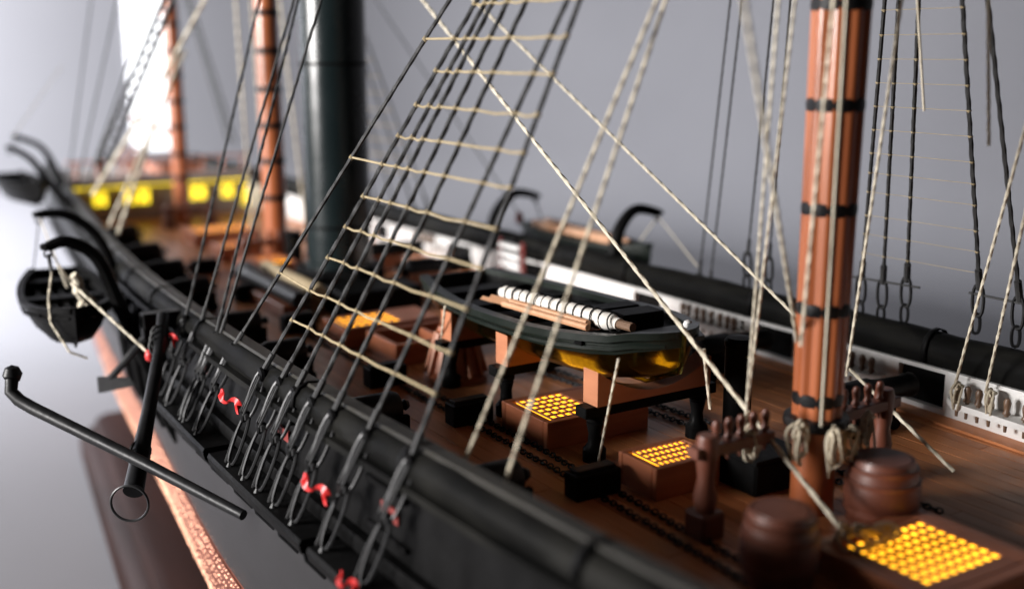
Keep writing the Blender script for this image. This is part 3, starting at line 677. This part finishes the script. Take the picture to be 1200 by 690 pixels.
davit('curved black davit outside the near rail, forward one over the hanging black boat', [(-.885, 3.6, -.05), (-.925, 3.62, .05), (-.965, 3.68, .18), (-1.02, 3.70, .345), (-1.105, 3.7, .408), (-1.168, 3.7, .398)], .024)
davit('curved black davit outside the near rail, after one over the hanging black boat', [(-.82, 4.4, .0), (-.835, 4.4, .19), (-.875, 4.4, .30), (-.935, 4.4, .37), (-1.005, 4.4, .405), (-1.08, 4.4, .408)], .022)
davit('curved black davit near the stern, forward one over the small boat', [(-.66, 5.95, .2), (-.74, 6.0, .30), (-.80, 6.0, .40), (-.855, 6.0, .48), (-.94, 6.0, .535)], .02)
davit('curved black davit near the stern, after one over the small boat', [(-.60, 6.6, .2), (-.62, 6.6, .30), (-.66, 6.6, .42), (-.715, 6.6, .495), (-.825, 6.6, .545)], .02)
davit('curved black davit outside the far rail, beside the ladder', [(.87, 4.40, .1), (.89, 4.40, .22), (.92, 4.38, .30), (.99, 4.36, .355), (1.10, 4.36, .335)], .026)
davit('curved black davit outside the far rail, just aft of the cream stay', [(.87, 3.46, .1), (.89, 3.46, .25), (.92, 3.46, .33), (.99, 3.46, .385), (1.10, 3.46, .365)], .026)

# boat tackle lines
def line(label, pts, r, mt='cord', cat='rope', name='tackle_rope', group=None, sag=0.):
    m = M(); pts = [V(p) for p in pts]
    for p, q in zip(pts, pts[1:]): m.rope(p, q, r, sag) if r > .003 else m.tube([p, p.lerp(q, .5) + V((0, 0, -sag)), q], r, 5)
    return tag(m.build(name, mt, at=pts[0]), label, cat, group)
TG = 'tackle lines of the hanging boats'
line('thin dark tackle line from after davit down to the black boat stern', [(-1.08, 4.4, .385), (-1.13, 4.32, .19)], .0025, 'tar', group=TG)
line('dark block tackle under the forward davit tip', [(-1.168, 3.7, .375), (-1.165, 3.68, .32)], .006, 'tar', group=TG)
line('cream line looping from forward davit under the black boat bow', [(-1.165, 3.68, .32), (-1.185, 3.66, .24), (-1.19, 3.63, .17), (-1.15, 3.58, .08), (-1.10, 3.57, .055)], .0035, group=TG)
line('cream line led down from the black boat to a red block on the hull', [(-1.12, 3.62, .29), (-.96, 3.38, .10)], .0045, group=TG)
line('thin cream fall between forward davit and the black boat', [(-1.16, 3.7, .38), (-1.06, 3.85, .2)], .0028, group=TG)
line('thin cream fall from after davit crossing to the black boat', [(-1.075, 4.4, .39), (-1.07, 4.0, .20)], .0028, group=TG)
m = M(); m.tube([(-1.10 + .045 * s + .006 * math.sin(9 * s), 3.70 + .03 * s, .30 - .11 * s) for s in frange(0, 1, 12)], [.012 + .006 * math.sin(s * 3.1) + .002 * math.sin(s * 40) for s in frange(0, 1, 12)], 10)
m.tube([(-1.055 + .03 * math.sin(a), 3.73 + .02 * math.cos(a), .20 + .02 * math.cos(2 * a)) for a in frange(0, 6.28, 14)], .006, 6)
tag(m.build('rope_bundle', 'cord', at=(-1.08, 3.7, .2)), 'cream rope hank bunched over the hanging black boat', 'rope bundle')
m = M(); m.lathe([(.004, -.02), (.014, -.012), (.016, 0), (.013, .012), (.004, .02)], (-.955, 3.37, .09), 12); tag(m.build('pulley_block', 'red', at=(-.955, 3.37, .09)), 'red block on the hull where the cream boat line ends', 'pulley block')
line('thin dark tackle hanging from far davit beside the ladder', [(1.10, 4.36, .315), (1.09, 4.30, .24)], .004, 'tar', group=TG)
line('thin tackle hanging from far davit aft of the cream stay', [(1.10, 3.46, .345), (1.05, 3.5, .25)], .003, 'cord', group=TG)
line('thin slanting cream line from far davit down to the rail', [(1.10, 3.46, .35), (.87, 2.95, .25)], .002, 'cord', group=TG)

# ------------------------------------------------------------------ anchor
t = thing('anchor', 'large black iron anchor hung over the near bow side, stock crossing its shank', 'anchor', (-1.0, 3.0, .0))
m = M(); m.tube([(-.905, 3.38, .205), (-.965, 3.22, .130), (-1.06, 3.0, .02), (-1.158, 2.79, -.105)], [.019, .018, .020, .027], 16); m.build('shank', 'iron', t, ang=40)
pp = [(-1.372, 3.17, .130), (-1.378, 3.16, .100), (-1.362, 3.14, .078), (-1.335, 3.10, .062), (-1.132, 2.80, -.033), (-.975, 2.47, -.095)]
m = M(); m.tube(pp, [.0175, .0175, .0175, .0175, .016, .013], 16); m.build('stock', 'iron', t)
m = M(); m.lathe([(.002, -.026), (.018, -.019), (.026, 0), (.018, .019), (.002, .026)], (-1.368, 3.18, .142), 16); m.build('stock_ball', 'iron', t)
m = M(); ctr = V((-1.172, 2.78, -.122)); rr = .048; fx = V((.85, -.53, 0)); m.tube([ctr + fx * (rr * math.cos(a)) + V((0, 0, rr * math.sin(a) - .01)) for a in [2 * math.pi * k / 28 for k in range(28)]], .0035, 6, closed=True); m.build('anchor_ring', 'steel', t)
m = M()
for q in (.12, .16, .20, .80, .84):
    m = M(); c0 = V((-.905, 3.38, .205)).lerp(V((-1.158, 2.79, -.105)), q); m.tube([c0 + V((.026 * math.cos(a), .010 * math.sin(a) * .5, .026 * math.sin(a))) for a in [k * math.pi / 7 for k in range(14)]], .0045, 5, closed=True); m.build('lashing', 'tar', t)
m = M(); m.tube([(-.875, 3.42, .2), (-.93, 3.50, .12), (-1.0, 3.60, .0), (-1.035, 3.65, -.06)], [.015, .014, .013, .014], 8); m.build('arm', 'iron', t)
m = M(); m.loft([[V((x, y, z)) for x, y, z in ((-1.06, 3.66, -.035), (-.985, 3.60, -.035), (-.975, 3.58, -.06), (-1.06, 3.66, -.09))], [V((x, y, z)) for x, y, z in ((-1.05, 3.64, -.03), (-.975, 3.58, -.03), (-.965, 3.56, -.055), (-1.05, 3.64, -.085))]]); m.build('fluke', 'iron', t)

m = M(); m.box((-.895, 3.43, .185), (.13, .05, .05), rz=.0); m.box((-.945, 3.43, .165), (.03, .04, .07))
tag(m.build('cathead', 'black', at=(-.895, 3.43, .185)), 'short black timber jutting from the near rail, holding the anchor shank', 'cathead')
# ------------------------------------------------------------------ red ribbons on the hull
def ribbon(label, x, y, z, L):
    m = M(); rings = []
    for s in frange(0, 1, 18):
        a = 1.3 * math.sin(s * 9.5); c = V((x - .010 * math.sin(s * 6.2), y - L * s, z + .006 * math.sin(s * 12) - .008 * s)); n = V((math.sin(a) * .7, .15 * math.sin(s * 14), math.cos(a))) * (.55 + .3 * abs(math.cos(s * 3.14)))
        rings.append([c + n * .014, c + n * .014 + V((-.003, 0, 0)), c - n * .014 + V((-.003, 0, 0)), c - n * .014])
    m.loft(rings); tag(m.build('ribbon', 'red', at=(x, y, z)), label, 'ribbon', 'red ribbons tied along the hull')
ribbon('short twisted red ribbon on the hull beside the anchor shank', -.915, 3.36, .165, .13)
ribbon('twisted red ribbon on the hull between the two groups of shroud chains', -.91, 2.80, .115, .13)
ribbon('bright twisted red ribbon on the hull beside the frontmost shroud chains', -.92, 2.19, .085, .12)
ribbon('small dull red ribbon low on the hull under the frontmost chains', -.95, 1.93, -.03, .06)

# ------------------------------------------------------------------ shrouds
def loop_ring(c, d, L, wd, r, m, nrm):
    """elongated link centred on c, long axis d"""
    d = V(d).normalized(); s_ = V(nrm).cross(d).normalized(); P = []
    for k in range(16):
        a = 2 * math.pi * k / 16; P.append(V(c) + d * (L / 2 * math.cos(a) * (1.0)) + s_ * (wd / 2 * math.copysign(abs(math.sin(a)) ** .6, math.sin(a))))
    m.tube(P, r, 6, closed=True)
def gang(label, ropes, rats, rr=.005, rat_r=.0035, knots=False, strop='near', sheer=None, rsag=.006, every=None, name='shrouds', rmat='ratline', cat='shrouds', kr=1.7, group=None):
    t = thing(name, label, cat, ropes[0][0], group)
    RP_ = []
    if strop == 'near':
        nr = []
        for a, c in ropes:
            a, c = V(a), V(c); q = (zt(a.y) - .012 - a.z) / (c.z - a.z); nr.append((a.lerp(c, q), c))
        ropes = nr
    for a, c in ropes:
        m = M(); m.rope(a, c, rr, n=6, step=rr * 2.6); m.build('shroud', 'tar', t); RP_.append((V(a), V(c)))
    def at(i, z):
        a, c = RP_[i]; s = (z - a.z) / (c.z - a.z); return a.lerp(c, s)
    for (z, i0, i1) in rats:
        m = M(); pts = []
        for i in range(i0, i1 + 1):
            p = at(i, z); pts.append(p)
            if i < i1:
                q = at(i + 1, z); pts.append(p.lerp(q, .5) + V((0, 0, -rsag * random.uniform(.0, .9))))
        m.tube(pts, rat_r, 6)
        if knots:
            for i in range(i0, i1 + 1):
                p = at(i, z); m.lathe([(.001, -rr * kr), (rr * kr, 0), (.001, rr * kr)], p, 8)
        m.build('ratline', rmat, t)
    for a, c in RP_:
        d = (c - a).normalized()
        if strop == 'near':
            e = V((CL - (b(a.y) + .118), a.y + .06, -.045)); dd = (a - e)
            m = M(); loop_ring(e + dd * .76, dd, dd.length * .46, .034, .0048, m, (1, .5, 0)); m.build('strop_link', 'steel', t)
            m = M(); loop_ring(e + dd * .28, dd, dd.length * .52, .032, .0046, m, (1, .2, .3)); m.build('chain_link', 'steel', t)
            m = M(); m.lathe([(.001, -.008), (.017, -.007), (.020, 0), (.017, .007), (.001, .008)], e + dd * .97, 14, 'x'); m.build('deadeye', 'black', t)
            m = M(); m.lathe([(.001, -.007), (.014, -.006), (.017, 0), (.014, .006), (.001, .007)], e + dd * .52 + V((-.006, .012, 0)), 14, 'x'); m.build('deadeye', 'black', t)
            m = M()
            for q in (-.011, .0, .011): m.tube([e + dd * .96 + V((-.008, q, 0)), e + dd * .54 + V((-.012, q + .012, 0))], .0028, 5)
            m.tube([e + dd * .5 + V((-.004, .014, 0)), e + dd * .25 + V((-.004, .03, 0)), e + V((0, .035, 0))], .004, 5); m.build('lanyard', 'tar', t)
            m = M(); m.lathe([(.002, -.012), (.010, -.008), (.011, .006), (.004, .014)], e + dd * .53, 8); m.build('shackle', 'steel', t)
            m = M(); m.lathe([(.004, -.006), (.010, 0), (.004, .01)], e, 8); m.build('eye_bolt', 'iron', t)
            m = M(); m.tube([a - d * .01, a + d * .055], rr * 1.45, 8); m.build('seizing', 'tar', t)
        elif strop == 'far':
            m = M(); loop_ring(a + V((0, 0, -.042)), (0, .05, 1), .085, .034, .005, m, (1, 0, 0)); m.build('strop_link', 'iron', t)
            m = M(); loop_ring(a + V((.0, .0, -.105)), (0, .05, 1), .055, .02, .0045, m, (1, .8, 0)); m.build('chain_link', 'iron', t)
            m = M(); m.tube([a - d * .012, a + d * .05], rr * 1.7, 8); m.build('seizing', 'tar', t)
    if sheer:
        for p, q in sheer:
            m = M(); m.tube([p, q], .0035, 6); m.build('sheer_pole', 'tar', t)
    return t
HS = (-.05, 1.85, 2.0)
stb = [((-.84, 2.912, .20), (-.075, 1.83, 2.0)), ((-.84, 2.602, .25), HS), ((-.84, 2.503, .235), (-.05, 1.88, 2.0)), ((-.84, 2.408, .235), (-.05, 1.91, 2.0)), ((-.84, 2.302, .235), (-.052, 1.89, 2.0)),
       ((-.84, 2.189, .235), (-.05, 1.855, 2.0)), ((-.84, 2.025, .225), (-.05, 1.72, 2.0)), ((-.84, 1.836, .215), (-.053, 1.828, 2.0))]
rz_ = [(1.25, 1, 7), (1.18, 1, 7), (1.104, 1, 7), (1.028, 0, 7), (.956, 1, 7), (.878, 1, 7), (.806, 1, 7), (.739, 0, 7), (.661, 1, 7), (.586, 1, 7), (.509, 1, 7), (.426, 0, 7), (.348, 1, 7)]
gang('near side foremast shrouds, dark ropes with tan ratlines rising from the black rail', stb, rz_, .0054, .0028, True, kr=1.6, group='foremast shrouds')
prt = [((.86, 2.583, .43), (.18, 1.66, 2.0)), ((.86, 2.207, .345), (.205, 1.627, 2.0)), ((.86, 2.128, .345), (.203, 1.625, 2.0)), ((.86, 2.045, .365), (.188, 1.58, 2.0)), ((.86, 1.811, .385), (.17, 1.581, 2.0)), ((.86, 1.691, .375), (.174, 1.579, 2.0))]
prt[0] = ((.86, 2.42, .34), (.16, 1.64, 2.0))
prz = [(z, 1, 4) for z in (.421, .483, .542, .613, .67, .727, .793, .857, .919, .98, 1.04, 1.1)]
gang('far side foremast shrouds, black ropes with faint ratlines ending in iron links', prt, prz, .0056, .0007, True, 'far', [((.86, 2.25, .335), (.86, 2.0, .345)), ((.86, 1.84, .36), (.86, 1.5, .36))], kr=1.3, group='foremast shrouds', rsag=.001)
gang('three dark backstays rising beside the mainmast from the near rail', [((-.84, 3.329, .235), (-.085, 4.013, 2.0)), ((-.84, 3.214, .2), (-.107, 3.471, 2.0)), ((-.84, 3.06, .205), (-.046, 3.70, 2.0)), ((-.84, 3.03, .2), (-.079, 3.283, 2.0))], [], .0045, name='backstays', cat='backstays')
gang('thin dark backstays on the far rail, aft of the foremast shrouds', [((.87, 2.937, .228), (.545, 2.392, 2.0)), ((.87, 2.881, .2), (.55, 2.351, 2.0)), ((.87, 2.70, .34), (.40, 2.10, 2.0)), ((.87, 2.60, .34), (.35, 2.02, 2.0))], [], .0036, strop='far', name='backstays', cat='backstays')
gang('thin dark mainmast shrouds on the far rail beside the funnel', [((.80, 5.49, .19), (.07, 4.95, 2.3)), ((.81, 5.28, .20), (.07, 4.97, 2.3)), ((.82, 5.08, .22), (.07, 4.99, 2.3)), ((.83, 4.94, .24), (.07, 5.0, 2.3))],
     [(z, 0, 3) for z in (.4, .48, .56, .64, .72, .8, .88, .96, 1.04, 1.12)], .0048, .0022, False, 'far')
ms = [((-.66, 5.60, .30), (-.0, 6.45, 2.2)), ((-.66, 5.38, .30), (.0, 6.5, 2.2))]
def lads(label, ps, n, z0, z1, r=.010, rr2=.0065):
    gang(label, ps, [(z0 + (z1 - z0) * i / n, 0, len(ps) - 1) for i in range(n)], r, rr2, False, None, rmat='tar', group='mizzenmast shroud ladders')
lads('narrow dark shroud ladder rising to the mizzenmast on the near side', [((-.66, 5.381, .491), (-.219, 4.226, 2.0)), ((-.66, 5.146, .518), (-.197, 4.20, 2.0))], 30, .53, 1.9)
lads('blurred dark shroud ladder on the far side of the mizzenmast', [((.62, 7.295, .4), (.368, 7.871, 2.0)), ((.62, 7.431, .4), (.381, 7.95, 2.0))], 30, .5, 1.9)
gang('bare dark mizzen backstays rising beside the stern davits', [((-.66, 6.118, .33), (-.267, 6.389, 2.0)), ((-.66, 5.886, .33), (-.249, 5.579, 2.0)), ((-.66, 5.683, .33), (-.226, 4.705, 2.0)), ((-.66, 5.655, .36), (.132, 6.099, 2.0))], [], .0042, strop=None, name='backstays', cat='backstays')

# ------------------------------------------------------------------ stays and running rigging
SG_ = 'cream rigging ropes around the foremast'
line('long cream stay slanting from the upper centre down past the foremast foot, starboard leg', [(-.092, 1.355, .03), (.067, 4.843, 2.0)], .0052, name='stay', cat='stay')
line('long cream stay slanting from the top and passing behind the foremast, port leg', [(.446, 1.546, .03), (-.068, 4.566, 2.0)], .0045, name='stay', cat='stay')
line('thin black stay running down to the far davit beside the ladder', [(.95, 4.27, .273), (.508, 5.943, 2.0)], .0032, 'tar', name='stay', cat='stay')
m = M(); m.lathe([(.004, -.03), (.016, -.02), (.018, 0), (.016, .02), (.004, .03)], (.94, 4.25, .255), 10); tag(m.build('pulley_block', 'redpaint', at=(.94, 4.25, .25)), 'dark red block where the thin black stay meets the far rail', 'pulley block')
line('blurred tan rope rising from the near rail in front of the longboat, after of two', [(-.74, 1.794, .215), (.05, 1.643, 2.0)], .0038, 'rope', name='backstay', cat='rope', group='tan ropes rising from the near rail')
line('blurred tan rope rising from the near rail in front of the longboat, forward of two', [(-.74, 1.649, .211), (.10, 1.80, 2.0)], .0038, 'rope', name='backstay', cat='rope', group='tan ropes rising from the near rail')
RL = [([(.149, 1.742, .2), (-.521, 1.30, 1.076), (-1.0, .98, 1.72)], .0041, 'thick blurred rope crossing in front of the others before reaching the foremast band'),
      ([(-.036, 1.747, .2), (-.129, 1.493, 2.0)], .0031, 'cream rope to the fife rail, the one closest to the foremast'),
      ([(-.085, 1.70, .2), (-.26, 1.451, 2.0)], .0031, 'cream rope to the fife rail, aft of its neighbour'),
      ([(-.140, 1.50, .43), (-.106, 1.5, 1.093), (-.05, 1.5, 2.0)], .0034, 'cream rope running down the lit edge of the foremast'),
      ([(-.068, 1.50, .25), (-.076, 1.50, 2.0)], .0030, 'cream rope hanging down the middle of the foremast'),
      ([(.289, 1.75, .238), (.122, 1.445, 2.0)], .0034, 'cream rope just beyond the foremast, slanting to its foot'),
      ([(.434, 1.70, .865), (.19, 1.70, 2.0)], .003, 'short thin cream rope end hanging between the far shrouds'),
      ([(.760, 1.789, .119), (.5, 1.467, .928), (.2, 1.08, 1.85)], .0037, 'cream rope made fast on the far pin rail, after one'),
      ([(.760, 1.695, .132), (.5, 1.428, .929), (.2, 1.10, 1.85)], .0037, 'cream rope made fast on the far pin rail, forward one'),
      ([(.40, 1.50, .80), (.214, 1.50, 2.0)], .0036, 'cream rope hanging across the last far shroud')]
for pts, r, lb in RL: line(lb, pts, r, 'cord' if r < .0044 else 'rope', name='running_rope', group=SG_)
line('thin cream line from the longboat side down to the stopper block', [(-.211, 2.072, .0), (-.215, 1.99, .30)], .0032, name='lashing_rope', group='longboat lashings')
line('thin cream line from the longboat stern down to the deck', [(-.156, 3.007, 0), (-.235, 2.80, .27)], .0032, name='lashing_rope', group='longboat lashings')
line('knotted cream lashing hanging at the longboat bow', [(.045, 1.955, .14), (.02, 1.96, .295)], .0042, name='lashing_rope', group='longboat lashings')
PL = 'pale blurred ropes near the stern'
line('pale rope near the stern leaning across the cabin windows, forward one', [(-.66, 5.213, .222), (-.35, 5.53, .65), (-.1, 5.8, 1.0)], .008, name='halyard', group=PL)
line('pale rope near the stern leaning across the cabin windows, after one', [(-.66, 5.053, .205), (-.40, 5.40, .6), (-.15, 5.75, .95)], .008, name='halyard', group=PL)
line('pale rope near the stern beside the shroud ladder', [(-.66, 5.531, .33), (-.40, 5.3, .80), (-.15, 5.1, 1.3)], .008, name='halyard', group=PL)
for k, (dx, lb) in enumerate(((.12, 'pale rope beside the mainmast on its cabin side, inner'), (.2, 'pale rope beside the mainmast on its cabin side, outer'), (.3, 'pale rope between mainmast and funnel'))):
    line(lb, [(dx, 5.55 - .3 * (k == 2), .10), (dx - .06, 5.5, 2.1)], .006, name='halyard', group=PL)
line('faint thin line standing off beside the stern davits', [(-.92, 6.0, .587), (-.52, 6.8, .915)], .002, 'rope', name='signal_line')
m = M(); m.tube([(-.17, 6.75, .62), (.03, 6.6, .52)], .014, 8); tag(m.build('boom', 'mahog', at=(0, 6.6, .52)), 'short reddish boom slanting down to the mizzenmast', 'boom')

# rope coils hung at the foremast foot
def coil(label, c, L, wd, r, mt='rope'):
    m = M(); c = V(c)
    for q in range(4):
        ph = random.uniform(-.25, .25); P = []; LL = L * random.uniform(.45, .95)
        for k in range(18):
            a = 2 * math.pi * k / 18; P.append(c + V((wd * (1 - .18 * q) * math.sin(a) * math.cos(ph * 3) + .006 * math.sin(2 * a + q), wd * math.sin(a) * math.sin(ph * 3) - .004 * q, LL / 2 * math.cos(a) - LL / 2 + .004 * math.sin(3 * a + 2 * q))))
        m.tube(P, r * .78, 6, closed=True)
    m.tube([c + V((-.014, -.012, -.01)), c + V((.014, -.012, -.008)), c + V((.016, .012, -.004))], r * 1.3, 6)
    tag(m.build('rope_coil', mt, at=c), label, 'rope coil', 'rope coils hung at the mast foot and pins')
coil('cream rope coil hung on the foremast band, facing the small lit hatch', (-.055, 1.575, .235), .11, .022, .0042)
coil('cream rope coil hung on the front of the foremast band', (.0, 1.53, .225), .12, .018, .0042)
coil('yellowish rope coil hung on the foremast band, middle of its front', (.055, 1.53, .215), .10, .022, .0042)
coil('yellowish rope coil hung beside the foremast toward the barrel', (.15, 1.57, .22), .12, .022, .0042)
coil('rope coil on the far pin rail, after one of the pair', (.76, 1.785, .135), .09, .018, .0042)
coil('rope coil on the far pin rail, forward one of the pair', (.765, 1.69, .14), .10, .02, .0042)
for q, (x, y) in enumerate(((-.08, 1.70), (-.13, 1.665))):
    coil(['rope coil hung on the fife rail next to the foremast', 'rope coil hung on the fife rail next to the bitt post'][q], (x, y - .02, .21), .10, .018, .0040)
m = M()
for k in range(5):
    P = [V((-.10 + .03 * k * .3 + .05 * math.cos(a + k), 1.36 + .035 * math.sin(a + k * .6), .062 + .004 * k + .012 * math.sin(3 * a + k))) for a in frange(0, 5.6, 20)]
    m.tube(P, .0046, 6)
tag(m.build('rope_knot', 'rope', at=(-.1, 1.36, .06)), 'tangled rope heap where the cream stay meets the lit grating', 'rope heap')
